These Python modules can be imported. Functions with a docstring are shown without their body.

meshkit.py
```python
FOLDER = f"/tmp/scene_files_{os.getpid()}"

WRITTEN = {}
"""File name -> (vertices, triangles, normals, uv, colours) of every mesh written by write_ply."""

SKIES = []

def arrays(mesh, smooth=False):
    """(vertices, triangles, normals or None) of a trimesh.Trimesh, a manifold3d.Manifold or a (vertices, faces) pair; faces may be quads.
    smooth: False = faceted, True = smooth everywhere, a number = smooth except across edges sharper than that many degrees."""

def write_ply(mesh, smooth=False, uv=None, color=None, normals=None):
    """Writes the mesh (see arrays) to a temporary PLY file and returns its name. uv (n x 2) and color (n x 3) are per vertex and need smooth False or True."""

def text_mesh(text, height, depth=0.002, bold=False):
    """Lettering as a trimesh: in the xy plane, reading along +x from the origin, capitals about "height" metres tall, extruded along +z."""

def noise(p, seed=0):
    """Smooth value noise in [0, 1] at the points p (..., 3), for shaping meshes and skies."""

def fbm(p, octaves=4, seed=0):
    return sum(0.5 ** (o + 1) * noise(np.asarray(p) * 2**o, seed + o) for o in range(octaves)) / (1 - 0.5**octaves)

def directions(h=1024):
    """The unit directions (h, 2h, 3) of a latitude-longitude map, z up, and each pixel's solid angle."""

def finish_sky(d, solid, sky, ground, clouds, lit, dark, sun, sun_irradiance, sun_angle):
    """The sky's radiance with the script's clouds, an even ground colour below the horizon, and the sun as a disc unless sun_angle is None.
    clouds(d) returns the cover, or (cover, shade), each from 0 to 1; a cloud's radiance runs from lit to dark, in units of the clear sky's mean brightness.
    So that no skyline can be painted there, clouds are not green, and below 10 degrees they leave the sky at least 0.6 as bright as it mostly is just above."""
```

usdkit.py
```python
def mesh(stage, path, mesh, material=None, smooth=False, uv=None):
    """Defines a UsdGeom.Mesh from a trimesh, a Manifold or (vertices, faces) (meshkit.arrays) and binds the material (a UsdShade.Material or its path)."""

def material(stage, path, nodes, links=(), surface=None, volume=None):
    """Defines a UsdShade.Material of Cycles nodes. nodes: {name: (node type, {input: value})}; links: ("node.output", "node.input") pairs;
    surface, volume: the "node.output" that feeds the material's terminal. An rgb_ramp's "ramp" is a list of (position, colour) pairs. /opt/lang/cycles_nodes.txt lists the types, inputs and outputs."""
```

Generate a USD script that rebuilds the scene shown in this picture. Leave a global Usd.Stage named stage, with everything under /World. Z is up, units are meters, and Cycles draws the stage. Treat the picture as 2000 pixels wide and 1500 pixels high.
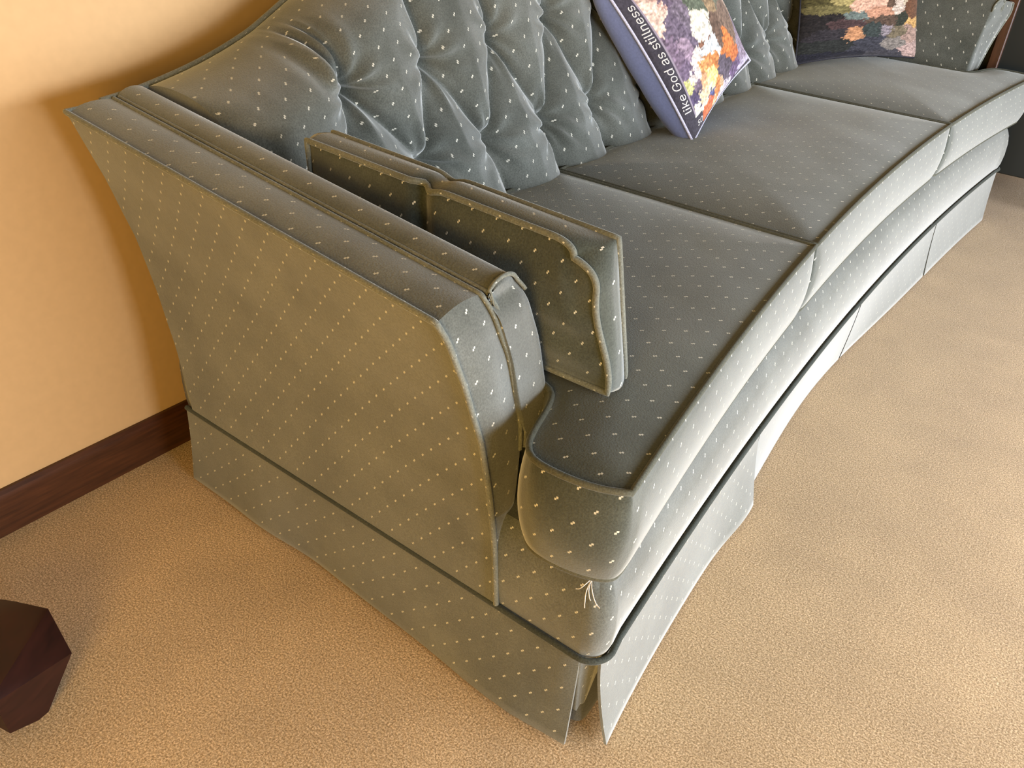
import math, numpy as np, trimesh, shapely, usdkit, meshkit
from pxr import Usd, UsdGeom, UsdLux, UsdShade, Gf, Sdf, Vt

stage = Usd.Stage.CreateInMemory()
UsdGeom.SetStageUpAxis(stage, UsdGeom.Tokens.z)
UsdGeom.SetStageMetersPerUnit(stage, 1.0)
UsdGeom.Xform.Define(stage, '/World')
T = Sdf.ValueTypeNames

# ---------------------------------------------------------------- camera
EYE = np.array([1.3032, -0.6563, 1.0711])
FW = np.array([-0.47104787, 0.68827182, -0.55172077])
RT = np.array([0.80502826, 0.59111699, 0.050102])
UP = np.array([-0.36061532, 0.42055037, 0.83252266])
cam = UsdGeom.Camera.Define(stage, '/World/camera')
cam.AddTransformOp().Set(Gf.Matrix4d(*RT, 0, *UP, 0, *(-FW), 0, *EYE, 1))
cam.CreateHorizontalApertureAttr(36.0)
cam.CreateVerticalApertureAttr(27.0)
cam.CreateFocalLengthAttr(36.0 * 1662.46 / 2000)
cam.CreateClippingRangeAttr(Gf.Vec2f(0.02, 100))
cam.CreateExposureAttr(0.15)

# ---------------------------------------------------------------- light: soft room light, daylight from a window across the room, a lamp behind the camera
dome = UsdLux.DomeLight.Define(stage, '/World/room_ambience')
dome.CreateColorAttr(Gf.Vec3f(1.0, 0.74, 0.42))
dome.CreateIntensityAttr(0.05)

def rect_light(name, pos, target, w, h, color, intensity):
    l = UsdLux.RectLight.Define(stage, '/World/' + name)
    z = np.array(pos, float) - target
    z /= np.linalg.norm(z)
    x = np.cross([0, 0, 1.0], z); x /= np.linalg.norm(x)
    y = np.cross(z, x)
    l.AddTransformOp().Set(Gf.Matrix4d(*x, 0, *y, 0, *z, 0, *pos, 1))
    l.CreateWidthAttr(w); l.CreateHeightAttr(h)
    l.CreateColorAttr(Gf.Vec3f(*color)); l.CreateIntensityAttr(intensity)
    return l

rect_light('window_daylight', (3.2, 0.95, 0.70), (1.0, 0.95, 0.1), 3.4, 1.10, (0.82, 0.86, 1.0), 14.5)
lamp = UsdLux.SphereLight.Define(stage, '/World/table_lamp_light')
lamp.AddTranslateOp().Set(Gf.Vec3d(1.6, -2.0, 0.90))
lamp.CreateRadiusAttr(0.50)
lamp.CreateColorAttr(Gf.Vec3f(1.0, 0.60, 0.16))
lamp.CreateIntensityAttr(12.5)

# ---------------------------------------------------------------- helpers
used = {}
def free(path):
    n = used.get(path, 0); used[path] = n + 1
    return path if n == 0 else f'{path}_{n:03d}'

def tag(prim, label=None, cat=None, group=None, kind=None):
    for k, v in (('label', label), ('category', cat), ('group', group), ('kind', kind)):
        if v: prim.SetCustomDataByKey(k, v)
    return prim

origin = {}
def thing(name, label, cat, loc=(0, 0, 0), group=None):
    x = UsdGeom.Xform.Define(stage, free('/World/' + name))
    x.AddTranslateOp().Set(Gf.Vec3d(*map(float, loc)))
    tag(x.GetPrim(), label, cat, group)
    origin[str(x.GetPath())] = np.array(loc, float)
    return str(x.GetPath())

class M:
    """Collects pieces (vertices, triangles, uv) into one mesh."""
    def __init__(s): s.v, s.f, s.t, s.n = [], [], [], 0
    def add(s, v, f, uv=None):
        v = np.asarray(v, float); f = np.asarray(f, int)
        if f.shape[1] == 4: f = np.vstack([f[:, [0, 1, 2]], f[:, [0, 2, 3]]])
        s.v.append(v); s.f.append(f + s.n); s.t.append(np.zeros((len(v), 2)) if uv is None else np.asarray(uv, float)); s.n += len(v)
        return s
    def grid(s, P, uv=None, flip=False, wrap=False):
        P = np.asarray(P, float); n, m = P.shape[:2]
        i = np.arange(n * m).reshape(n, m)
        if wrap: i = np.hstack([i, i[:, :1]])
        q = np.stack([i[:-1, :-1], i[1:, :-1], i[1:, 1:], i[:-1, 1:]], -1).reshape(-1, 4)
        if flip: q = q[:, ::-1]
        return s.add(P.reshape(-1, 3), q, None if uv is None else np.asarray(uv, float).reshape(-1, 2))
    def fan(s, ring, flip=False, uv=None):
        ring = np.asarray(ring, float); n = len(ring)
        v = np.vstack([ring, ring.mean(0)]); k = np.arange(n)
        f = np.stack([k, (k + 1) % n, np.full(n, n)], 1)
        if flip: f = f[:, ::-1]
        return s.add(v, f, None if uv is None else np.vstack([uv, np.mean(uv, 0)]))
    def box(s, lo, hi, bevel=0.004):
        lo, hi = np.array(lo, float), np.array(hi, float); c, h = (lo + hi) / 2, (hi - lo) / 2
        b = min(bevel, h.min() * 0.45)
        pts = np.array([[sx * (h[0] - b * (a != 0)), sy * (h[1] - b * (a != 1)), sz * (h[2] - b * (a != 2))] for sx in (-1, 1) for sy in (-1, 1) for sz in (-1, 1) for a in range(3)])
        hull = trimesh.convex.convex_hull(pts)
        return s.add(np.array(hull.vertices) + c, np.array(hull.faces))
    def tube(s, path, r, seg=8, closed=False, caps=True):
        p = np.asarray(path, float); n = len(p)
        d = (np.roll(p, -1, 0) - np.roll(p, 1, 0)) if closed else np.gradient(p, axis=0)
        d /= np.maximum(np.linalg.norm(d, axis=1, keepdims=True), 1e-9)
        ref = np.array([0, 0, 1.0]); u = np.cross(d, ref)
        bad = np.linalg.norm(u, axis=1) < 0.15
        u[bad] = np.cross(d[bad], [1.0, 0, 0])
        for k in range(1, n):
            a = u[k - 1] - d[k] * (u[k - 1] @ d[k]); u[k] = a / max(np.linalg.norm(a), 1e-9)
        if n: u[0] /= max(np.linalg.norm(u[0]), 1e-9)
        w = np.cross(d, u)
        a = np.linspace(0, 2 * np.pi, seg, endpoint=False)
        rr = np.broadcast_to(np.asarray(r, float), (n,))[:, None, None]
        P = p[:, None] + rr * (np.cos(a)[None, :, None] * u[:, None] + np.sin(a)[None, :, None] * w[:, None])
        L = np.concatenate([[0], np.cumsum(np.linalg.norm(np.diff(p, axis=0), axis=1))])
        uv = np.stack(np.broadcast_arrays(L[:, None], (a * 0.006)[None]), -1)
        if closed: P = np.concatenate([P, P[:1]]); uv = np.concatenate([uv, uv[-1:]])
        s.grid(P, uv, wrap=True, flip=True)
        if caps and not closed: s.fan(P[0]); s.fan(P[-1], True)
        return s
    def merge(s): return np.vstack(s.v), np.vstack(s.f), np.vstack(s.t)

def emit(name, m, mat, parent=None, smooth=True, label=None, kind=None, mirror=None, colors=None):
    """One Mesh prim; parent is a path. mirror: reflects world y about that value."""
    v, f, uv = m.merge()
    if mirror is not None:
        if '/arm' in (parent or '') + '/' + name and parent != '/World':
            k = np.clip((v[:, 2] - .35) / .33, 0, 1.1)[:, None] ** 2 * (v[:, :1] > .1) * np.clip(v[:, :1] / .8, 0, 1)
            o = np.clip((.08 - v[:, 1:2]) / .14, 0, 1) * np.clip(v[:, :1] / .8, 0, 1) ** 8
            v = v + k * [.045, -.028, .045] + k ** .5 * o * [.05, 0, 0]
        v = v * [1, -1, 1] + [0, 2 * mirror, 0]; f = f[:, ::-1]
    path = free((parent or '/World') + '/' + name)
    o = next((origin[k] for k in sorted(origin, key=len, reverse=True) if path.startswith(k + '/')), np.zeros(3))
    if smooth is True or smooth is False:
        p = usdkit.mesh(stage, path, (v - o, f), mat, smooth=smooth, uv=uv if smooth else None)
    else:
        p = usdkit.mesh(stage, path, (v - o, f), mat, smooth=smooth)
    if colors is not None:
        UsdGeom.PrimvarsAPI(p).CreatePrimvar('print', T.Float3Array, 'vertex').Set(Vt.Vec3fArray.FromNumpy(np.asarray(colors, np.float32)))
    tag(p.GetPrim(), label, None, None, kind)
    return path

def smoothstep(a, b, x):
    t = np.clip((np.asarray(x, float) - a) / (b - a), 0, 1); return t * t * (3 - 2 * t)
def resample(p, n):
    p = np.asarray(p, float); L = np.concatenate([[0], np.cumsum(np.linalg.norm(np.diff(p, axis=0), axis=1))])
    q = np.linspace(0, L[-1], n); return np.stack([np.interp(q, L, p[:, k]) for k in range(p.shape[1])], 1)
def chaikin(p, k=2):
    p = np.asarray(p, float)
    for _ in range(k):
        q = np.empty((2 * len(p), p.shape[1])); q[0], q[-1] = p[0], p[-1]
        q[1:-1:2] = 0.75 * p[:-1] + 0.25 * p[1:]; q[2::2][:len(p) - 1] = 0.25 * p[:-1] + 0.75 * p[1:]
        p = q
    return p

# ---------------------------------------------------------------- materials
LK = '/World/Looks/'
def velvet(name, dark, light, sheen=0.55, dots=True, tint=(0.80, 0.84, 0.76), pile_sheen=(0.55, 0.58, 0.55), top=0.85):
    n = {'uv': ('attribute', {'attribute': 'st'}), 'obj': ('texture_coordinate', {}),
         'sep': ('separate_xyz', {}),
         'nap': ('noise_texture', {'scale': 7.0, 'detail': 4.0, 'roughness': 0.6}),
         'fine': ('noise_texture', {'scale': 420.0, 'detail': 2.0}),
         'ramp': ('rgb_ramp', {'ramp': [(0.0, dark), (0.32, dark), (0.68, light), (1.0, light)]}),
         'fmap': ('map_range', {'value': 0.5, 'from_min': 0.25, 'from_max': 0.75, 'to_min': 0.70, 'to_max': 1.30}),
         'mul': ('mix_color', {'blend_type': 'multiply', 'fac': 1.0}),
         'fcol': ('combine_color', {}),
         'bump': ('bump', {'strength': 0.25, 'distance': 0.002}),
         'bsdf': ('principled_bsdf', {'roughness': 0.85, 'specular_ior_level': 0.15, 'sheen_weight': sheen, 'sheen_roughness': 0.42, 'sheen_tint': tint})}
    l = [('obj.object', 'nap.vector'), ('obj.object', 'fine.vector'), ('nap.fac', 'ramp.fac'), ('fine.fac', 'fmap.value'),
         ('fmap.result', 'fcol.r'), ('fmap.result', 'fcol.g'), ('fmap.result', 'fcol.b'), ('ramp.color', 'mul.a'), ('fcol.color', 'mul.b'),
         ('fine.fac', 'bump.height'), ('bump.normal', 'bsdf.normal')]
    n['face'] = ('layer_weight', {'blend': 0.5})  # grazing sheen of the velvet put into the base colour by view angle
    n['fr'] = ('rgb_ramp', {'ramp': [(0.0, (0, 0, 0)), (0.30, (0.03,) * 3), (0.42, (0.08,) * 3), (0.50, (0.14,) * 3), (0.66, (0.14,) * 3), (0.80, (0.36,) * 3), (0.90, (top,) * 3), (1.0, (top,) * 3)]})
    n['pile_sheen'] = ('mix_color', {'blend_type': 'mix', 'b': pile_sheen})
    l += [('face.facing', 'fr.fac'), ('fr.color', 'pile_sheen.fac'), ('mul.result', 'pile_sheen.a')]
    out = 'pile_sheen.result'
    if dots:
        def mth(k, op, a, b=None):
            n[k] = ('math', {'math_type': op, **({} if isinstance(a, str) else {'value1': a}), **({} if b is None or isinstance(b, str) else {'value2': b})})
            if isinstance(a, str): l.append((a, k + '.value1'))
            if isinstance(b, str): l.append((b, k + '.value2'))
            return k + '.value'
        PER = 0.0455
        l.append(('uv.vector', 'sep.vector'))
        u = mth('u', 'divide', 'sep.x', PER); v = mth('v', 'divide', 'sep.y', PER)
        a = mth('fa', 'subtract', mth('fa0', 'floored_modulo', mth('a', 'add', u, v), 1.0), 0.5)
        b = mth('fb', 'subtract', mth('fb0', 'floored_modulo', mth('b', 'subtract', u, v), 1.0), 0.5)
        du = mth('du', 'multiply', mth('du0', 'add', a, b), PER / 2); dv = mth('dv', 'multiply', mth('dv0', 'subtract', a, b), PER / 2)
        masks = []
        for i, sg in enumerate((1, -1)):
            x = mth(f'x{i}', 'less_than', mth(f'x{i}b', 'absolute', mth(f'x{i}a', 'subtract', du, sg * 0.0010)), 0.00125)
            y = mth(f'y{i}', 'less_than', mth(f'y{i}b', 'absolute', mth(f'y{i}a', 'subtract', dv, sg * 0.0012)), 0.0014)
            masks.append(mth(f'm{i}', 'multiply', x, y))
        m = mth('mm', 'maximum', *masks)
        n['dot'] = ('mix_color', {'blend_type': 'mix', 'b': (0.56, 0.56, 0.46)})
        l += [(m, 'dot.fac'), (out, 'dot.a')]
        out = 'dot.result'
    l.append((out, 'bsdf.base_color'))
    return usdkit.material(stage, LK + name, n, l, surface='bsdf.BSDF')

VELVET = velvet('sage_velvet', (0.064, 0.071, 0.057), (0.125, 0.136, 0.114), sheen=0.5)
VELVET_DARK = velvet('sage_velvet_dark', (0.038, 0.046, 0.035), (0.076, 0.088, 0.068), sheen=0.4, top=0.60)  # darker copy of sage_velvet: the darker look of the cushions put into the colour
PIPING = velvet('sage_piping', (0.13, 0.14, 0.11), (0.19, 0.20, 0.16), sheen=0.4, pile_sheen=(0.16, 0.17, 0.13))
WELT = velvet('dark_sage_welt', (0.040, 0.048, 0.040), (0.065, 0.075, 0.062), sheen=0.2, dots=False, pile_sheen=(0.06, 0.07, 0.06))
EDGE = velvet('sage_edge_cord', (0.075, 0.080, 0.058), (0.12, 0.125, 0.09), sheen=0.2, dots=False, pile_sheen=(0.07, 0.075, 0.055))
LINING = velvet('sage_lining', (0.09, 0.10, 0.09), (0.13, 0.14, 0.13), dots=False, sheen=0.2, pile_sheen=(0.12, 0.13, 0.13))

def plain(name, col, rough=0.6, spec=0.5, noise=None, amount=0.15, bump=0.0, sheen=0.0, stretch=(1, 1, 1)):
    n = {'bsdf': ('principled_bsdf', {'base_color': col, 'roughness': rough, 'specular_ior_level': spec, 'sheen_weight': sheen})}
    l = []
    if noise:
        n['co'] = ('texture_coordinate', {}); n['map'] = ('mapping', {'scale': stretch})
        n['no'] = ('noise_texture', {'scale': noise, 'detail': 5.0, 'roughness': 0.6})
        c = np.array(col)
        n['ra'] = ('rgb_ramp', {'ramp': [(0.3, tuple(c * (1 - amount))), (0.7, tuple(np.minimum(c * (1 + amount), 1)))]})
        l += [('co.object', 'map.vector'), ('map.vector', 'no.vector'), ('no.fac', 'ra.fac'), ('ra.color', 'bsdf.base_color')]
        if bump:
            n['bu'] = ('bump', {'strength': bump, 'distance': 0.002}); l += [('no.fac', 'bu.height'), ('bu.normal', 'bsdf.normal')]
    return usdkit.material(stage, LK + name, n, l, surface='bsdf.BSDF')

WALL = plain('cream_wall_paint', (0.60, 0.41, 0.20), 0.75, 0.25, noise=60, amount=0.03, bump=0.05)
BASE = plain('dark_stained_wood', (0.060, 0.020, 0.006), 0.38, 0.5, noise=9, amount=0.45, stretch=(1, 1, 14))
MAHOG = plain('mahogany', (0.022, 0.0055, 0.003), 0.4, 0.35, noise=12, amount=0.4, stretch=(1, 1, 6))
POST = plain('reddish_wood', (0.07, 0.028, 0.012), 0.4, 0.5, noise=14, amount=0.4, stretch=(6, 6, 1))
PANEL = plain('black_green_panel', (0.010, 0.014, 0.013), 0.45, 0.4)

def carpet():
    n = {'co': ('texture_coordinate', {}),
         'n1': ('noise_texture', {'scale': 360.0, 'detail': 4.0, 'roughness': 0.8}),
         'n2': ('noise_texture', {'scale': 120.0, 'detail': 2.0}),
         'n3': ('noise_texture', {'scale': 5.0, 'detail': 4.0, 'roughness': 0.6}),
         'r1': ('rgb_ramp', {'ramp': [(0.38, (0.24, 0.16, 0.066)), (0.50, (0.51, 0.362, 0.185)), (0.62, (0.90, 0.69, 0.41))]}),
         'r3': ('rgb_ramp', {'ramp': [(0.3, (0.88, 0.88, 0.88)), (0.7, (1.08, 1.08, 1.08))]}),
         'mu': ('mix_color', {'blend_type': 'multiply', 'fac': 1.0, 'use_clamp': False}),
         'add': ('math', {'math_type': 'add'}),
         'bu': ('bump', {'strength': 0.55, 'distance': 0.004}),
         'bsdf': ('principled_bsdf', {'roughness': 0.95, 'specular_ior_level': 0.05, 'sheen_weight': 0.35, 'sheen_roughness': 0.5, 'sheen_tint': (1.0, 0.88, 0.78)})}
    l = [('co.object', f'n{k}.vector') for k in (1, 2, 3)] + [('n1.fac', 'r1.fac'), ('n3.fac', 'r3.fac'), ('r1.color', 'mu.a'), ('r3.color', 'mu.b'), ('mu.result', 'bsdf.base_color'),
         ('n1.fac', 'add.value1'), ('n2.fac', 'add.value2'), ('add.value', 'bu.height'), ('bu.normal', 'bsdf.normal')]
    return usdkit.material(stage, LK + 'plush_carpet', n, l, surface='bsdf.BSDF')
CARPET = carpet()

def print_mat(name, sheen=0.2):
    n = {'at': ('attribute', {'attribute': 'print'}), 'co': ('texture_coordinate', {}), 'no': ('noise_texture', {'scale': 350.0, 'detail': 2.0}),
         'bu': ('bump', {'strength': 0.4, 'distance': 0.001}), 'bsdf': ('principled_bsdf', {'roughness': 0.85, 'specular_ior_level': 0.15, 'sheen_weight': sheen})}
    return usdkit.material(stage, LK + name, n, [('at.color', 'bsdf.base_color'), ('co.object', 'no.vector'), ('no.fac', 'bu.height'), ('bu.normal', 'bsdf.normal')], surface='bsdf.BSDF')
PRINT = print_mat('printed_tapestry')
BLUE = plain('periwinkle_cotton', (0.24, 0.29, 0.52), 0.8, 0.2, noise=200, amount=0.1, bump=0.2, sheen=0.3)
DARKBACK = plain('charcoal_cotton', (0.035, 0.035, 0.042), 0.85, 0.2, noise=200, amount=0.2, bump=0.2)
WHITECORD = plain('white_cord', (0.55, 0.55, 0.66), 0.8, 0.2, noise=500, amount=0.35)
INK = plain('cream_thread', (0.62, 0.61, 0.56), 0.8, 0.2)

# ---------------------------------------------------------------- room
wa = math.radians(1.8606); wd = np.array([math.sin(wa), math.cos(wa)]); wn = np.array([wd[1], -wd[0]])
def W(t, off, z): p = wd * t + wn * off; return (p[0], p[1], z)
def structure(name, m, mat, smooth=False):
    p = emit(name, m, mat, smooth=smooth); tag(stage.GetPrimAtPath(p), kind='structure'); return p
m = M()
m.grid([[(x, y, 0) for y in (-2.6, 4.6)] for x in (-0.35, 4.0)])
m.grid([[(x, y, -0.05) for y in (-2.6, 4.6)] for x in (-0.35, 4.0)], flip=True)
tag(stage.GetPrimAtPath(structure('floor', m, CARPET)), label='beige plush carpet covering the whole floor')
m = M()
for off, fl in ((0.0, False), (-0.1, True)):
    m.grid([[W(t, off, z) for z in (0.0, 2.5)] for t in (-2.6, 4.6)], flip=fl)
m.grid([[W(t, off, 2.5) for off in (0.0, -0.1)] for t in (-2.6, 4.6)])
tag(stage.GetPrimAtPath(structure('wall_left', m, WALL)), label='cream painted wall behind the sofa')
prof = [(0.0, 0.086), (0.006, 0.086), (0.011, 0.080), (0.0125, 0.070), (0.0125, 0.004), (0.0125, 0.0)]
m = M(); m.grid([[W(t, o + 0.0005, z) for o, z in prof] for t in (-2.6, 4.6)], flip=True)
tag(stage.GetPrimAtPath(structure('baseboard_left', m, BASE, smooth=25)), label='dark stained wooden baseboard along the cream wall')

# ---------------------------------------------------------------- sofa
L = 2.571; HC = 0.478; ZW = 0.185
def F(y): return 0.955 + 0.058 * ((np.asarray(y) - L / 2) / (L / 2)) ** 2            # concave front, bowed in at the middle
def YS(x): return 0.020 - 0.024 * ((np.asarray(x) - 0.15) / 0.86)                     # near side line
XB = 0.155
def outline(r=0.030, n=26):
    """Plan of the base at the welt, with outward normals: near side, near corner, front, far corner, far side, back."""
    P, N = [], []
    cx, cy = float(F(0)) - r, float(YS(0.98)) + r
    for x in np.linspace(XB, cx, n): P.append((x, YS(x))); N.append((0, -1))
    for a in np.linspace(-90, 0, 9)[1:]:
        a = math.radians(a); P.append((cx + r * math.cos(a), cy + r * math.sin(a))); N.append((math.cos(a), math.sin(a)))
    y0 = cy
    ys = np.linspace(y0, L - y0, 90)[1:-1]
    for y in ys: P.append((float(F(y)), y)); N.append((1, 0))
    for a in np.linspace(0, 90, 9)[:-1]:
        a = math.radians(a); P.append((cx + r * math.cos(a), L - cy + r * math.sin(a))); N.append((math.cos(a), math.sin(a)))
    for x in np.linspace(cx, XB, n): P.append((x, L - YS(x))); N.append((0, 1))
    ncut = len(P)
    for y in np.linspace(L - 0.02, 0.02, 30)[1:-1]: P.append((XB, y)); N.append((-1, 0))
    return np.array(P), np.array(N), ncut
OP, ON, NC = outline()
OLEN = np.concatenate([[0], np.cumsum(np.linalg.norm(np.diff(OP, axis=0), axis=1))])

sofa = thing('sofa', 'sage green velvet sofa with tufted back, curved front and small white dots', 'sofa', (0.55, L / 2, 0))

# base: upholstered rail that swells out above the welt and tucks in under the seat cushions
rows = [(0.06, 0.025), (0.175, 0.012), (0.185, 0.004), (0.205, -0.002), (0.235, -0.004), (0.27, -0.002), (0.295, 0.004), (0.312, 0.012), (0.325, 0.022), (0.333, 0.036)]
G = [[(*(p - d * (1 if nn[0] > -0.5 else 0) * nn * (1.0 if nn[0] > 0.3 else 0.5)), z) for p, nn in zip(OP, ON)] for z, d in rows]
sl = np.concatenate([[0], np.cumsum([math.hypot(rows[k + 1][0] - rows[k][0], rows[k + 1][1] - rows[k][1]) for k in range(len(rows) - 1)])])
uv = [[(OLEN[k], s) for k in range(len(OP))] for s in sl]
m = M(); m.grid(G, uv, wrap=True, flip=True); m.fan(G[-1]); m.fan(G[0], True)
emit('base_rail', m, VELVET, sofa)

welt = np.array([(*(p + nn * 0.003), ZW) for p, nn in zip(OP[:NC], ON[:NC])])
emit('skirt_welt', M().tube(welt, 0.0045, 8), WELT, sofa)

# skirt: side panels and four front panels with open kick pleats between them
def skirt(top, bot, h=0.004, bulge=None):
    """top, bot: matched polylines (n,3); builds a thin hanging cloth."""
    n = len(top); d = np.gradient(bot[:, :2], axis=0); d /= np.linalg.norm(d, axis=1, keepdims=True)
    nr = np.stack([d[:, 1], -d[:, 0]], 1)
    s = np.concatenate([[0], np.cumsum(np.linalg.norm(np.diff(bot[:, :2], axis=0), axis=1))])
    out, inn = [], []
    for w in np.linspace(0, 1, 12):
        e = w ** 1.5
        p = top * (1 - w) + bot * w
        p[:, :2] = top[:, :2] * (1 - e) + bot[:, :2] * e
        if bulge is not None: p[:, :2] += nr * (bulge(s) * w)[:, None]
        out.append(p.copy()); q = p.copy(); q[:, :2] -= nr * h; inn.append(q)
    out, inn = np.array(out), np.array(inn)
    ring = np.concatenate([out, inn[::-1]])
    v = np.concatenate([np.linspace(0, 0.18, 12), np.linspace(0.18, 0, 12)])
    m = M(); m.grid(ring, [[(a, 0.30 - b) for a in s] for b in v], flip=True)
    for k in (0, -1):
        e = np.stack([out[:, k], inn[:, k]], 1); m.grid(e, flip=(k == -1))
    return m
ZT, ZB = 0.181, 0.008
def side_skirt():
    x = np.linspace(0.150, 0.984, 60)
    top = np.stack([x, YS(x) - 0.001, np.full(60, ZT)], 1)
    k = x > 0.97; top[k, 1] += (x[k] - 0.97) * 0.45
    yb = np.interp(x, [0.12, 0.35, 0.56, 0.70, 0.80, 0.90, 0.99], [0.026, 0.020, 0.012, 0.003, -0.004, -0.010, -0.006]) - 0.006
    xb = 0.128 + (x - 0.150) * (0.986 - 0.128) / (0.984 - 0.150)
    return top, np.stack([xb, yb, np.full(60, ZB)], 1)
t_, b_ = side_skirt()
wav = lambda s: 0.004 * np.exp(-((s - 0.20) / 0.07) ** 2) - 0.004 * np.exp(-((s - 0.33) / 0.07) ** 2) + 0.005 * np.exp(-((s - 0.72) / 0.09) ** 2)
emit('skirt_panel', skirt(t_, b_, bulge=wav), VELVET, sofa)
cuts = [0.006, 0.640, L / 2, L - 0.640, L - 0.006]
for i in range(4):
    a, b = cuts[i], cuts[i + 1]
    y = np.linspace(a + 0.004, b - 0.004, 50)
    xt = np.minimum(F(y), F(0) - 0.012 + np.minimum(np.minimum(y, L - y) * 0.5 + 0.006, 0.02))
    top = np.stack([xt - 0.001, y, np.full(50, ZT)], 1)
    yb = np.linspace(a + (0.018 if i == 0 else 0.006), b - (0.018 if i == 3 else 0.006), 50)
    fl = 0.012 + (0.012 * np.exp(-yb / 0.12) + 0.012 * np.exp(-((yb - 0.60) / 0.10) ** 2) if i == 0 else 0) - (0.030 * np.exp(-((yb - 1.10) / 0.45) ** 2) if i in (1, 2) else 0)
    bot = np.stack([F(yb) + fl, yb, np.full(50, ZB)], 1)
    emit('skirt_panel', skirt(top, bot), VELVET, sofa)
emit('skirt_panel', skirt(t_, b_), VELVET, sofa, mirror=L / 2)
# cloth backing inside the kick pleats
def backing(pts):
    p = chaikin(np.array(pts, float), 2); n = len(p)
    top = np.column_stack([p, np.full(n, 0.176)]); bot = np.column_stack([p, np.full(n, 0.012)])
    return skirt(top, bot, 0.003)
cb = [(0.900, 0.026), (0.955, 0.024), (0.985, 0.026), (0.988, 0.050), (0.982, 0.110)]
emit('pleat_backing', backing(cb), LINING, sofa)
emit('pleat_backing', backing(cb), LINING, sofa, mirror=L / 2)
for yc in cuts[1:4]:
    y = np.linspace(yc - 0.07, yc + 0.07, 8)
    emit('pleat_backing', backing(np.stack([F(y) - 0.022 - 0.02 * (np.abs(y - L / 2) < 0.7), y], 1)), LINING, sofa)

# ---- arms
TT = np.array([0, .15, .22, .35, .42, .57, .61, .70, .81, .88, .94, 1.0])
YREL = np.interp(TT, [0, .22, .42, .61, .81, 1], [-.004, -.003, -.008, -.018, -.040, -.068])
XF = np.interp(TT, [0, .35, .57, .80, .88, .94, .98, 1.0], [.853, .840, .830, .818, .814, .811, .806, .799])
WID = np.interp(TT, [0, .15, .35, .55, .8, 1], [.004, .018, .048, .074, .082, .078])
from scipy.interpolate import PchipInterpolator as PC
fY, fX, fW = PC(TT, YREL), PC(TT, XF), PC(TT, WID)
def zt(x): return 0.700 - 0.100 * (np.asarray(x) - 0.105)
def arm_pt(s, t, w=0.0):
    """s back..front, t bottom..top, w outer..inner edge of the flat arm."""
    x = 0.14 + 0.66 * s
    for _ in range(3):
        z = ZW + t * (zt(x) - ZW)
        xb = 0.175 - 0.070 * (z - ZW) / 0.515
        x = xb + (fX(t) - xb) * s
    return np.array([x, YS(x) + fY(t) + fW(t) * w, z])
S, TV = np.linspace(0, 1, 50), np.concatenate([np.linspace(0, .85, 24), np.linspace(.87, 1, 12)])
def arc(P): return np.concatenate([[0], np.cumsum(np.linalg.norm(np.diff(P, axis=0), axis=1))])
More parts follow.
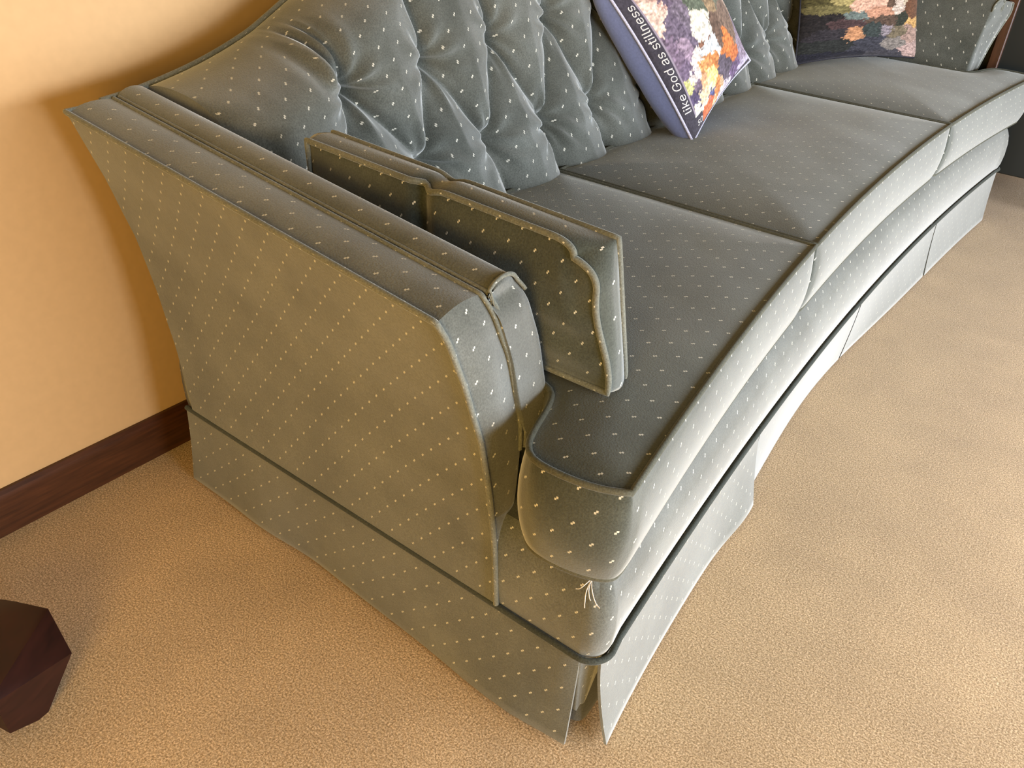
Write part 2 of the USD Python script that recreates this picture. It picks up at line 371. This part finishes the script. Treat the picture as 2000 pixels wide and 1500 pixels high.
def build_arm(mirror):
    m = M()
    P = np.array([[arm_pt(s, t) for s in S] for t in TV]); vv = arc(P[:, 25])
    vb = np.broadcast_to(vv[:, None], P.shape[:2])
    m.grid(P, np.stack([P[..., 0] + .2 * vb, vb], -1) * 1.1, flip=True)                      # outside panel
    ws = np.linspace(0, 1, 9)
    P = np.array([[arm_pt(s, 1, w) + [0, 0, .006 * math.sin(math.pi * w) + .004 * w] for s in S] for w in ws])
    m.grid(P, np.stack([P[..., 0] + .011, P[..., 1]], -1), flip=True)                                               # flat top
    P = np.array([[arm_pt(1, t, w) + [.007 * math.sin(math.pi * w) * min(1, t * 2) * (1 - smoothstep(.8, 1, t)), 0, (.006 * math.sin(math.pi * w) + .004 * w) * smoothstep(.85, 1, t)] for t in TV] for w in ws]); vv = arc(P[4])
    m.grid(P, np.stack([P[..., 1], np.broadcast_to(vv[None], P.shape[:2])], -1), flip=False)                        # front
    P = np.array([[arm_pt(s, t, 1) for s in S] for t in TV])
    m.grid(P, P[..., [0, 2]])                                                                                       # inside, behind the pad
    P = np.array([[arm_pt(0, t, w) for t in TV] for w in (0, 1)]); m.grid(P, P[..., [1, 2]], flip=True)            # back end
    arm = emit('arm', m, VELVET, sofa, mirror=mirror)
    # piping along the outer edge, front corner to back, then down the front
    a = [arm_pt(0, 1, w) for w in np.linspace(1, .04, 8)] + [arm_pt(s, 1) for s in np.linspace(0, 1, 60)] + [arm_pt(1, t) for t in np.linspace(.99, 0.01, 50)]
    emit('piping', M().tube(chaikin(np.array(a), 1) + [0, -.001, .001],   .0040, 8), PIPING, arm, mirror=mirror)
    # padded inner roll
    sec = np.array([(.000, .000), (.006, .009), (.022, .015), (.040, .014), (.054, .005), (.061, -.014), (.064, -.050), (.065, -.10), (.066, -.16), (.062, -.205), (.02, -.205), (.001, -.19), (.000, -.1), (.000, -.03)])
    sec = chaikin(np.vstack([sec, sec[:1]]), 2)[:-1]
    rings = []
    for s in np.linspace(0, 1, 42):
        bz = arm_pt(s, 1, 1); R = []
        for y, z in sec:
            t = np.clip(1 + z / (bz[2] - ZW), 0.3, 1)
            p = arm_pt(s, t, 1)
            w0 = p[1] if z < 0 else bz[1]
            R.append((p[0], w0 * .8 + bz[1] * .2 + y, bz[2] + .003 + z))
        rings.append(R)
    last = np.array(rings[-1]); ya = np.array([arm_pt(1, np.clip((z - ZW) / (zt(.8) - ZW), .3, 1), 1)[1] for z in last[:, 2]]) - .002
    for ph in np.radians([6, 13, 22, 32, 43, 55, 68, 80, 90]):
        q = last.copy(); q[:, 1] = ya + (last[:, 1] - ya) * math.cos(ph); q[:, 0] += .009 * math.sin(min(ph * 1.7, math.pi / 2))
        q[:, 2] -= .010 * smoothstep(-.03, .015, last[:, 2] - last[:, 2].max() + .015) * math.sin(ph); rings.append(q)
    rings = np.array(rings)
    sl = arc(sec * 1.0)
    uu = rings[..., 0].copy(); uu[42:] += last[None, :, 1] - rings[42:, :, 1]
    uv = np.stack(np.broadcast_arrays(uu, sl[None]), -1)
    m = M(); m.grid(rings, uv, wrap=True); m.fan(rings[0], True)
    pad = emit('arm_pad', m, VELVET, arm, mirror=mirror)
    a = [arm_pt(s, 1, 1) for s in np.linspace(0, 1, 60)] + [arm_pt(1, t, 1) for t in np.linspace(.99, .50, 30)]
    a = chaikin(np.array(a), 1)
    m = M(); m.tube(a + [.003, -.005, .006], .0030, 8); m.tube(a + [.004, .003, .0065], .0030, 8)
    k = np.argsort(last[:, 1])[[i for i in range(len(last))]]; k = [i for i in k if last[i, 2] > last[:, 2].max() - .030 and last[i, 1] > ya[i] + .002]
    m.tube(last[k] + [.007, 0, .0005], .0026, 8)
    emit('piping', m, PIPING, arm, mirror=mirror)
    return arm
build_arm(None)
build_arm(L / 2)

# ---- tufted back
def ztop(y):
    y = np.minimum(y, L - np.asarray(y))
    return PC([-.05, .03, .145, .278, .328, .369, .48, .62, .85, 1.1, 1.2855], [.699, .704, .722, .760, .783, .803, .845, .88, .91, .925, .928])(y)
r1 = [(.3205 + .193 * k) for k in range(11)]
half2 = [.250, .432, .612, .792, .975, 1.182]
r2 = half2 + [L - y for y in half2[::-1]]
z1 = lambda y: .700 + .045 * min(y - .3205, L - .3205 - y) / .965 * 1.6
B1 = [(y, z1(y)) for y in r1]; B2 = [(y, .567) for y in r2]
segs = []
for i, (y, z) in enumerate(B1):
    segs += [((y, z), B2[i]), ((y, z), B2[i + 1])]
    if 0 < i < 10: segs.append(((y, z), (y, 1.05)))
for i, (y, z) in enumerate(B2): segs.append(((y, z), (y + (.012 if y < L / 2 else -.012), .40)))
a0 = B1[0]
for sg in (0, 1):
    q = [(a0[0], a0[1]), (.312, .745), (.290, .778), (.250, .798), (.20, .80)]
    if sg: q = [(L - y, z) for y, z in q]
    segs += list(zip(q[:-1], q[1:]))
def tuft(Y, Z):
    d = np.full(Y.shape, 9.0)
    for (ya, za), (yb, zb) in segs:
        ey, ez = yb - ya, zb - za; k = np.clip(((Y - ya) * ey + (Z - za) * ez) / (ey * ey + ez * ez), 0, 1)
        d = np.minimum(d, np.hypot(Y - ya - k * ey, (Z - za - k * ez) * 1.1))
    db = np.full(Y.shape, 9.0); th = np.zeros(Y.shape)
    for y, z in B1 + B2:
        q = np.hypot(Y - y, (Z - z) * 1.1); k = q < db; db = np.where(k, q, db); th = np.where(k, np.arctan2(Z - z, Y - y), th)
    h = .050 * (1 - np.exp(-(d / .030) ** .9)) - .020 * np.exp(-(db / .022) ** 2)
    for y, z in B1 + B2:
        if z + .002 < 2: h -= .020 * np.exp(-((Y - y) / .038) ** 2) * np.exp(-np.clip(z - Z, 0, 1) / .040) * smoothstep(-.004, .004, z - Z)
    h += .0048 * np.sin(th * 9 + 5 * meshkit.noise(np.stack([Y * 9, Z * 9, 0 * Y], -1))) * np.exp(-((db - .045) / .035) ** 2)
    h += .005 * (meshkit.fbm(np.stack([Y * 12, Z * 12, 0 * Y + 3], -1), 3) - .5)
    return h
NY = 520
yy = np.linspace(.086, L - .086, NY)
zfr = np.linspace(0, 1, 110)
zt_ = ztop(yy)
P = np.zeros((110 + 24 + 6, NY, 3))
zf = .40 + zfr[:, None] * (zt_[None] - .045 - .40)
Y = np.broadcast_to(yy[None], zf.shape)
endf = np.sin(np.pi / 2 * np.clip((np.minimum(Y, L - Y) - .086) / .05, 0, 1)) ** .6
hh = tuft(Y, zf) * endf
P[:110, :, 0] = .385 - .5 * (zf - HC) + hh; P[:110, :, 1] = Y; P[:110, :, 2] = zf
pf = P[109]
d1 = P[109] - P[108]; d1 /= np.linalg.norm(d1, axis=1, keepdims=True)
ctl = pf + d1 * .055
endp = np.stack([np.full(NY, .102), yy, zt_], 1)
ctl2 = endp + np.stack([np.full(NY, .055), 0 * yy, np.full(NY, .018)], 1)
for i, t in enumerate(np.linspace(0, 1, 25)[1:]):
    top = (1 - t) ** 3 * pf + 3 * (1 - t) ** 2 * t * ctl + 3 * (1 - t) * t * t * ctl2 + t ** 3 * endp
    P[110 + i] = top
for i, t in enumerate(np.linspace(0, 1, 7)[1:]):
    P[134 + i] = np.stack([.102 + .058 * t + 0 * yy, yy, zt_ * (1 - t) + .17 * t], 1)
mid = P[:, NY // 2]
vv = arc(np.stack([.385 - .5 * (P[:, 60, 2] - HC), 0 * P[:, 60, 2], P[:, 60, 2]], 1)[:110]); vv = np.concatenate([vv, vv[-1] + arc(P[109:, 60])[1:]])
m = M()
uv = np.stack(np.broadcast_arrays(P[..., 1], (vv[:, None] - vv[109]) + (zt_[None] - .9) * 0.9), -1)
m.grid(P, uv, flip=True)
for k in (0, -1): m.fan(P[:, k], flip=(k == 0))
back = emit('backrest', m, VELVET, sofa)
yp = np.linspace(.01, L - .01, 200)
emit('piping', M().tube(np.stack([np.full(200, .100), yp, ztop(yp) + .001], 1), .0055, 8), PIPING, back)

# ---- loose seat cushions
def coons(c0, c1, d0, d1, n, mm):
    """c0,c1: curves along u at v=0,1; d0,d1: curves along v at u=0,1."""
    u, v = np.linspace(0, 1, n)[:, None, None], np.linspace(0, 1, mm)[None, :, None]
    c0, c1, d0, d1 = resample(c0, n)[:, None], resample(c1, n)[:, None], resample(d0, mm)[None], resample(d1, mm)[None]
    return (1 - v) * c0 + v * c1 + (1 - u) * d0 + u * d1 - ((1 - u) * (1 - v) * c0[0] + u * (1 - v) * c0[-1] + (1 - u) * v * c1[0] + u * v * c1[-1])
def cushion(label, left, front, right, back_, bul, group=None, crown=.016, mirror=None, seed=0):
    """left, right run back to front; back_, front run left to right (near to far)."""
    n, mm = 60, 60
    Q = coons(left, right, back_, front, n, mm)
    left, right, back_, front = resample(left, n), resample(right, n), resample(back_, mm), resample(front, mm)
    ring = np.vstack([left[:-1], front[:-1], right[::-1][:-1], back_[::-1][:-1]])
    poly = shapely.Polygon(ring)
    d = shapely.distance(shapely.points(Q[..., 0], Q[..., 1]), poly.exterior)
    wob = .005 * (meshkit.fbm(np.stack([Q[..., 0] * 5, Q[..., 1] * 5, 0 * d + seed], -1), 3) - .5)
    z = HC + crown * (1 - np.exp(-d / .09)) + (wob - .004 * np.exp(-(d / .012) ** 2)) * smoothstep(0, .02, d)
    c = ring.mean(0) * [1, 1]
    loc = (c[0], (c[1] if mirror is None else 2 * mirror - c[1]), .335)
    t = thing('seat_cushion', label, 'cushion', loc, group)
    m = M(); m.grid(np.dstack([Q, z]), Q, flip=False)
    zb = .336
    rr = resample(np.vstack([ring, ring[:1]]), 640)[:-1]; nn_ = len(rr)
    def cgauss(q, sg):
        k = np.arange(-40, 41); wk = np.exp(-.5 * (k / sg) ** 2); wk /= wk.sum()
        return sum(w_ * np.roll(q, j, 0) for j, w_ in zip(k, wk))
    soft = cgauss(rr, 3.2); dd = np.roll(soft, -1, 0) - np.roll(soft, 1, 0); dd /= np.linalg.norm(dd, axis=1, keepdims=True)
    nr = np.stack([dd[:, 1], -dd[:, 0]], 1) * (1 if not poly.exterior.is_ccw else 1)
    if shapely.contains_xy(poly, *(soft[200] + nr[200] * .03)): nr = -nr
    lens = np.cumsum([arc(q)[-1] for q in (left, front, right, back_)]); sr = arc(np.vstack([rr, rr[:1]]))[:-1] * lens[-1] / arc(np.vstack([rr, rr[:1]]))[-1]
    bg = cgauss(np.array(bul)[np.searchsorted(lens, sr, side='right').clip(0, 3)], 8.0)
    hs = np.linspace(0, 1, 16); G = []
    for h in hs:
        w_ = h ** 5; q = rr * w_ + soft * (1 - w_) + nr * (bg * math.sin(math.pi * h) ** .7)[:, None] - nr * (.004 * (1 - h) ** 4)
        G.append(np.column_stack([q, np.full(nn_, zb + h * (HC - zb))]))
    G = np.array(G); G = np.concatenate([G, G[:, :1]], 1); sx = np.append(sr, lens[-1])
    m.grid(G, np.stack(np.broadcast_arrays(sx[None], hs[:, None] * .142), -1), flip=True)
    m.fan(G[0][:-1], False)
    body = emit('cushion_cover', m, VELVET_DARK, t, mirror=mirror)
    r3 = np.column_stack([ring, np.full(len(ring), HC)])
    emit('piping', M().tube(r3, .0042, 8, closed=True), EDGE, t, mirror=mirror)
    emit('piping', M().tube(np.column_stack([soft - nr * .004, np.full(nn_, .340)])[::2], .0042, 8, closed=True), EDGE, t, mirror=mirror)
    if seed == 1:   # a few pulled threads at the bottom front corner
        th = M()
        for dx, dy, dz in ((.004, -.010, -.020), (-.006, -.012, -.012), (.010, -.008, -.026), (.002, -.014, -.030)):
            p0 = np.array([.992, -.012, .338]); th.tube(chaikin([p0, p0 + [dx * .5, dy, dz * .3], p0 + [dx * 1.3, dy * 1.1, dz], p0 + [dx * 2, dy * 1.2, dz * 1.1]], 2), .0007, 5)
        emit('loose_thread', th, INK, t)
    return t
FC = lambda y: np.stack([.934 + .089 * ((np.asarray(y) - L / 2) / (L / 2)) ** 2 - .004, y], 1)
g = None
leftT = chaikin([(.392, .108), (.80, .112), (.845, .108), (.862, .070), (.872, .030), (.884, -.006), (.905, -.026), (.950, -.027), (.990, -.020), (1.021, -.003)], 2)
near_front = FC(np.linspace(-.003, .781, 40))
cushion('near seat cushion with a T-shaped corner wrapping the arm front, arm pillow on it', leftT, near_front, [(.400, .780), near_front[-1]], [(.392, .108), (.400, .780)], (.011, .012, .003, .003), seed=1)
mf = FC(np.linspace(.789, L - .789, 50))
cushion('middle seat cushion under the purple lettered throw pillow', [(.402, .789), mf[0]], mf, [(.402, L - .789), mf[-1]], [(.402, .789), (.402, L - .789)], (.003, .012, .003, .003), crown=.020, seed=2)
cushion('far seat cushion under the brown landscape throw pillow', leftT, near_front, [(.400, .780), near_front[-1]], [(.392, .108), (.400, .780)], (.011, .012, .003, .003), mirror=L / 2, seed=3)

# ---- arm pillow: loose boxed pillow standing against the near arm
def box_pillow():
    th = .045
    t = thing('arm_pillow', 'boxed velvet arm pillow with piped edges standing against the near arm', 'pillow', (.62, .15, .482))
    n1, n2 = 70, 34
    U, Vv = np.linspace(0, 1, n1), np.linspace(0, 1, n2)
    def frame(u, v, off):
        x = .415 + .492 * u - .028 * v * u; z = .492 + v * (.203 - .020 * u)
        y = .128 - .012 * v + off
        return np.stack(np.broadcast_arrays(x, y, z), -1)
    u, v = np.meshgrid(U, Vv, indexing='ij')
    e = (np.sin(np.pi * np.clip(u, 0.0, 1)) ** .45) * (np.sin(np.pi * v) ** .55)
    crease = .011 * np.exp(-((u - .44 - .05 * (1 - v)) / .022) ** 2) * smoothstep(.1, .9, v)
    wr = .006 * np.sin(u * 60 + 6 * v) * np.exp(-((u - .93) / .05) ** 2) * smoothstep(.3, .9, v) + .004 * np.sin(v * 22 + u * 4) * smoothstep(.6, 1, u) * (1 - smoothstep(.5, .9, v))
    wr += .006 * (meshkit.fbm(np.stack([u * 7, v * 3, 0 * u], -1), 3) - .5)
    m = M(); near = frame(u, v, 0.0); near[..., 1] -= (.018 * e - crease + wr * e)
    # the piped edge dips where the crease meets it
    near[..., 2] -= .006 * np.exp(-((u - .47) / .03) ** 2) * smoothstep(.75, 1, v)
    cr = np.clip((u - .86) / .14, 0, 1) ** 2 * np.clip((v - .72) / .28, 0, 1) ** 2
    near[..., 0] -= .034 * cr; near[..., 2] -= .016 * cr
    near[..., 0] += .006 * np.sin(v * 7 + .6) * smoothstep(.8, 1, u)
    far = frame(u, v, th); far[..., 1] += .022 * e; far[..., 2] -= .006 * np.exp(-((u - .47) / .03) ** 2) * smoothstep(.75, 1, v)
    uvp = np.stack([u * .565 + .013, v * .21], -1)
    m.grid(near, uvp, flip=False); m.grid(far, uvp, flip=True)
    def edge(G): return np.vstack([G[:, 0], G[-1, 1:], G[::-1, -1][1:], G[0, ::-1][1:-1]])
    en, ef = edge(near), edge(far); s = arc(en)
    k = np.linspace(0, 1, 6); c = en.mean(0)
    G = []
    for w in k:
        p = en * (1 - w) + ef * w; o = p - p.mean(0); o[:, 1] = 0; o /= np.linalg.norm(o, axis=1, keepdims=True)
        G.append(p + o * .007 * math.sin(math.pi * w))
    G = np.array(G); G = np.concatenate([G, G[:, :1]], 1)
    m.grid(G, np.stack(np.broadcast_arrays(np.append(s, s[-1] + .01)[None], k[:, None] * th), -1), flip=False)
    emit('pillow_cover', m, VELVET_DARK, t)
    emit('piping', M().tube(en + [0, -.002, 0], .0042, 8, closed=True), PIPING, t)
    emit('piping', M().tube(ef + [0, .002, 0], .0042, 8, closed=True), PIPING, t)
box_pillow()

# ---- throw pillows
def knife_pillow(name, label, A, U, V, w, h, thick, backmat, cord, paint, res=240, pinch=.07, sag=0.0, backthick=None):
    U = np.array(U, float); V = np.array(V, float); U /= np.linalg.norm(U); V /= np.linalg.norm(V)
    a = math.acos(np.clip(U @ V, -1, 1)); k = (a - math.pi / 2) / 2; N = np.cross(U, V); N /= np.linalg.norm(N)
    rot = lambda p, an: p * math.cos(an) + np.cross(N, p) * math.sin(an)
    U, V = rot(U, k), rot(V, -k)
    A = np.array(A, float); Cn = A + U * w / 2 + V * h / 2
    t = thing(name, label, 'pillow', A)
    def surf(a, b, side):
        X = w / 2 * a * (1 - pinch * (1 - b * b) * np.abs(a) ** 2); Yv = h / 2 * b * (1 - pinch * (1 - a * a) * np.abs(b) ** 2)
        e = np.clip((1 - a ** 2) * (1 - b ** 2), 0, 1)
        T_ = thick * (.62 * e ** .5 + .38 * e) if side > 0 or backthick is None else backthick * e ** .27 * (1 - .45 * e)
        wr = .10 * (meshkit.fbm(np.stack([a * 2.2, b * 2.2, 0 * a + side], -1), 3) - .5) * thick * e ** .3
        return Cn + X[..., None] * U + Yv[..., None] * V + (side * (T_ + wr))[..., None] * N
    g_ = np.sin(np.linspace(-1, 1, res) * math.pi / 2)
    a, b = np.meshgrid(g_, g_, indexing='ij')
    m = M(); m.grid(surf(a, b, 1), np.stack([a, b], -1), flip=False)
    emit('pillow_front', m, PRINT, t, colors=paint(a, b).reshape(-1, 3))
    m = M(); m.grid(surf(a[::4, ::4], b[::4, ::4], -1), np.stack([a, b], -1)[::4, ::4], flip=True)
    emit('pillow_back', m, backmat, t)
    q = np.linspace(-1, 1, 60); o = np.ones(60)
    ed = [surf(q, -o, 1)[:-1], surf(o, q, 1)[:-1], surf(-q, o, 1)[:-1], surf(-o, -q, 1)[:-1]]
    emit('piping', M().tube(np.vstack(ed), .0032, 8, closed=True), cord, t)
    return t, surf, w, h

def blobs(a, b, items, seed, border=None):
    """Painterly flat print: every point takes the colour of the nearest weighted patch, with brush noise."""
    s = np.stack([a * 3, b * 3, 0 * a + seed], -1)
    wx = .16 * (meshkit.fbm(s * 2.2, 4, seed) - .5); wy = .16 * (meshkit.fbm(s * 2.2 + 9, 4, seed + 7) - .5)
    hf = np.stack([a * 13, b * 13, 0 * a + seed], -1)
    wx = wx + .09 * (meshkit.fbm(hf, 3, seed + 1) - .5) + .05 * (meshkit.noise(hf * 4, seed + 2) - .5); wy = wy + .09 * (meshkit.fbm(hf + 5, 3, seed + 4) - .5) + .05 * (meshkit.noise(hf * 4 + 3, seed + 6) - .5)
    best = np.full(a.shape, 1e9); col = np.zeros(a.shape + (3,))
    for x, y, rx, ry, c in items:
        d = np.hypot((a + wx - x) / rx, (b + wy - y) / ry); k = d < best
        best = np.where(k, d, best); col = np.where(k[..., None], np.array(c, float), col)
    br = meshkit.fbm(np.stack([a * 26, b * 60, 0 * a + seed], -1), 2, seed + 3)[..., None]
    br2 = meshkit.noise(np.stack([a * 60, b * 45, 0 * a], -1), seed + 5)[..., None]
    return np.clip(col * (.35 + 1.3 * br) * (.6 + .8 * br2), 0, 1)

def lin(*c): c = np.array(c, float) / 255; return tuple(np.where(c <= .04045, c / 12.92, ((c + .055) / 1.055) ** 2.4))
pk = [(-.66, .80, .14, .3, lin(220, 190, 170)), (-.70, .42, .10, .20, lin(226, 196, 176)), (-.60, .55, .10, .2, lin(214, 176, 158)), (-.42, .62, .16, .4, lin(100, 88, 104)), (-.58, .14, .12, .22, lin(104, 94, 108)), (-.40, .25, .14, .2, lin(122, 112, 124)),
      (-.76, -.12, .08, .16, lin(122, 106, 122)), (-.62, -.12, .07, .12, lin(150, 132, 146)), (-.70, -.30, .10, .10, lin(112, 98, 116)), (-.10, .22, .16, .16, lin(96, 106, 88)), (.10, .10, .10, .14, lin(150, 128, 96)), (-.22, .02, .14, .12, lin(232, 226, 200)), (-.22, -.14, .10, .10, lin(226, 222, 202)),
      (-.26, -.30, .13, .09, lin(216, 222, 218)), (-.34, -.22, .06, .035, lin(128, 92, 72)), (-.20, -.22, .05, .03, lin(120, 84, 66)), (-.58, -.30, .10, .10, lin(232, 218, 204)), (-.62, -.42, .08, .06, lin(220, 208, 196)), (.05, -.18, .08, .16, lin(104, 84, 70)),
      (.24, -.48, .14, .16, lin(208, 122, 64)), (.34, -.66, .12, .08, lin(196, 110, 62)), (.45, -.3, .2, .2, lin(120, 100, 84)), (-.44, -.42, .12, .08, lin(210, 146, 90)), (-.30, -.45, .07, .06, lin(198, 128, 74)), (-.52, -.54, .10, .06, lin(220, 166, 124)),
      (-.38, -.60, .07, .10, lin(236, 220, 136)), (-.42, -.66, .07, .07, lin(228, 214, 160)), (-.78, -.50, .06, .07, lin(208, 208, 136)), (-.66, -.58, .06, .06, lin(120, 104, 116)), (.30, -.84, .16, .10, lin(104, 86, 114)), (.02, -.74, .14, .10, lin(92, 84, 94)),
      (-.45, -.73, .06, .06, lin(88, 92, 132)), (-.60, -.70, .08, .05, lin(222, 200, 160)), (-.27, -.84, .06, .10, lin(198, 126, 74)), (-.16, -.80, .05, .08, lin(206, 170, 130)), (-.74, -.66, .07, .05, lin(86, 76, 100)), (-.70, -.79, .12, .035, lin(234, 226, 190)), (-.52, -.88, .10, .06, lin(196, 108, 72)), (-.36, -.92, .06, .05, lin(220, 190, 150)),
      (.0, -.93, .25, .05, lin(206, 196, 204)), (.7, -.93, .3, .05, lin(188, 178, 196)), (.8, -.6, .2, .3, lin(150, 136, 150)), (.8, .1, .15, .4, lin(190, 170, 150)), (.5, .4, .3, .3, lin(110, 116, 96)), (.4, .85, .5, .2, lin(206, 178, 160))]
def paint1(a, b):
    c = blobs(a, b, pk, 11)
    dk = np.array(lin(66, 63, 70)) * (.7 + .6 * meshkit.noise(np.stack([a * 70, b * 70, 0 * a], -1), 3))[..., None]
    band = (a < -.845) | (b < -.955) | ((a < -.70) & (b < -.82))
    c = np.where(band[..., None], dk, c)
    edge = (np.abs(a + .838) < .010) & (b > -.80)
    return np.where(edge[..., None], np.array(lin(150, 140, 150)), c)
P1, surf1, w1, h1 = knife_pillow('throw_pillow', 'throw pillow with cottage landscape print, blue back and lettered dark border, on the middle cushion', (.532, 1.133, .487), (-.020, .352, .062), (-.188, -.150, .270), .40, .40, .070, BLUE, WHITECORD, paint1, backthick=.115)

def write_on(path, surf, text, height, w, h, place, name):
    """Drapes letters on a pillow: place(x, y) turns text metres into the pillow's (a, b)."""
    tm = meshkit.text_mesh(text, height, .0004)
    v, f = np.array(tm.vertices), np.array(tm.faces)
    v, f = trimesh.remesh.subdivide_to_size(v, f, .006)
    v[:, 0] += v[:, 1] * .22
    a, b = place(v[:, 0], v[:, 1])
    p = surf(a, b, 1); e = 1e-3
    nrm = np.cross(surf(a + e, b, 1) - p, surf(a, b + e, 1) - p); nrm /= np.maximum(np.linalg.norm(nrm, axis=1, keepdims=True), 1e-12)
    m = M(); m.add(p + nrm * (.0004 + v[:, 2:3]), f)
    emit(name, m, INK, path, smooth=False)
write_on(P1, surf1, 'like God as stillness', .0185, w1, h1, lambda x, y: (-.872 - y / (w1 / 2), -.73 + x / (h1 / 2) * 1.12), 'lettering')
write_on(P1, surf1, 'so', .020, w1, h1, lambda x, y: (-.845 + x / (w1 / 2) * .8, -.925 + y / (h1 / 2) * .8), 'lettering')

pk2 = [(-.75, .7, .25, .3, lin(84, 78, 44)), (-.5, .5, .2, .1, lin(170, 156, 100)), (-.72, .25, .25, .12, lin(120, 112, 70)), (-.8, .0, .25, .3, lin(40, 36, 34)), (-.05, .55, .25, .35, lin(222, 178, 150)),
       (.05, .15, .2, .2, lin(196, 146, 116)), (.30, .65, .12, .3, lin(96, 76, 60)), (.42, .35, .08, .3, lin(214, 196, 176)), (.6, .7, .1, .3, lin(206, 190, 160)), (.75, .4, .15, .35, lin(112, 76, 52)), (.85, .8, .2, .2, lin(140, 116, 80)),
       (-.2, .05, .2, .10, lin(110, 122, 114)), (-.45, -.1, .3, .12, lin(76, 58, 56)), (.2, -.05, .3, .1, lin(92, 74, 60)), (.5, -.02, .14, .12, lin(50, 54, 42)), (.85, -.1, .2, .10, lin(208, 164, 100)),
       (-.6, -.35, .25, .15, lin(52, 48, 50)), (-.25, -.42, .14, .18, lin(196, 142, 100)), (.05, -.3, .14, .16, lin(58, 66, 62)), (.25, -.3, .14, .1, lin(140, 130, 132)), (.5, -.35, .2, .1, lin(120, 108, 84)), (.8, -.4, .16, .2, lin(168, 140, 124)),
       (-.5, -.65, .4, .15, lin(44, 46, 42)), (0, -.7, .3, .2, lin(62, 62, 68)), (.45, -.65, .25, .10, lin(130, 122, 112)), (.85, -.75, .18, .2, lin(186, 158, 146)), (-.4, -.92, .5, .12, lin(38, 38, 46)), (.3, -.95, .3, .1, lin(70, 68, 72))]
def paint2(a, b):
    return blobs(a, -1 + (b + 1) * 1.9, pk2, 23) * .8
knife_pillow('throw_pillow', 'brown and green woodland landscape throw pillow in the far corner of the sofa', (.415, 2.075, .488), (.275, .415, .010), (-.26, .17, .94), .47, .44, .075, DARKBACK, DARKBACK, paint2)

# ---- pedestal table base at the near left, only one foot in view, top left out to lessen its shadow
tab = thing('table_base', 'dark mahogany foot of a pedestal table base without its top on the carpet near the baseboard', 'stand', (.32, -.80, 0))
def loft(secs):
    m = M(); G = np.array(secs, float); m.grid(G, wrap=True); m.fan(G[0], True); m.fan(G[-1]); return m
C0 = np.array([.32, -.80])
def rot2(p, an):
    p = np.array(p, float); q = p[:, :2] - C0; c_, s_ = math.cos(an), math.sin(an)
    return np.column_stack([C0[0] + q[:, 0] * c_ - q[:, 1] * s_, C0[1] + q[:, 0] * s_ + q[:, 1] * c_, p[:, 2]])
def hull(p): h_ = trimesh.convex.convex_hull(np.array(p)); return np.array(h_.vertices), np.array(h_.faces)
toe = [(.386, -.413, 0), (.388, -.428, 0), (.357, -.455, 0), (.30, -.44, 0), (.30, -.385, 0), (.364, -.353, .05), (.352, -.352, .036), (.309, -.345, .096), (.302, -.351, .100), (.262, -.369, .100), (.205, -.395, .094), (.20, -.42, .03), (.388, -.455, .100), (.402, -.470, .094), (.395, -.466, .02), (.30, -.52, .12), (.24, -.50, .12)]
upper = [(.305, -.46, .098), (.27, -.44, .098), (.33, -.50, .06), (.24, -.48, .06), (.35, -.77, .20), (.29, -.77, .20), (.35, -.78, .09), (.29, -.78, .09)]
for an in (0, -math.pi / 2, math.pi):
    m = M(); m.add(*hull(rot2(upper, an))); lg = emit('leg', m, MAHOG, tab, smooth=20)
    m = M(); m.add(*hull(rot2(toe, an))); emit('foot', m, MAHOG, lg, smooth=20)
prof = [(.030, .085), (.052, .10), (.056, .14), (.050, .19), (.058, .205), (.050, .22), (.02, .226)]
emit('hub', loft([[(C0[0] + r * math.cos(q), C0[1] + r * math.sin(q), z) for q in np.linspace(0, 2 * math.pi, 24, endpoint=False)] for r, z in prof]), MAHOG, tab, smooth=30)

# ---- dark cabinet beyond the far arm
cab = thing('cabinet', 'dark wooden cabinet with reddish corner post beyond the far arm of the sofa', 'cabinet', (.85, 2.9, 0))
emit('side_panel', M().box((.30, 2.735, .12), (1.30, 3.20, .90), .004), PANEL, cab, smooth=30)
emit('post', M().box((.852, 2.715, .10), (.884, 2.745, .92), .003), POST, cab, smooth=30)
emit('top', M().box((.28, 2.70, .90), (1.32, 3.22, .925), .005), MAHOG, cab, smooth=30)
for x in (.33, 1.24):
    for y in (2.77, 3.13): emit('foot', M().box((x, y, 0), (x + .04, y + .04, .125), .004), MAHOG, cab, smooth=30)
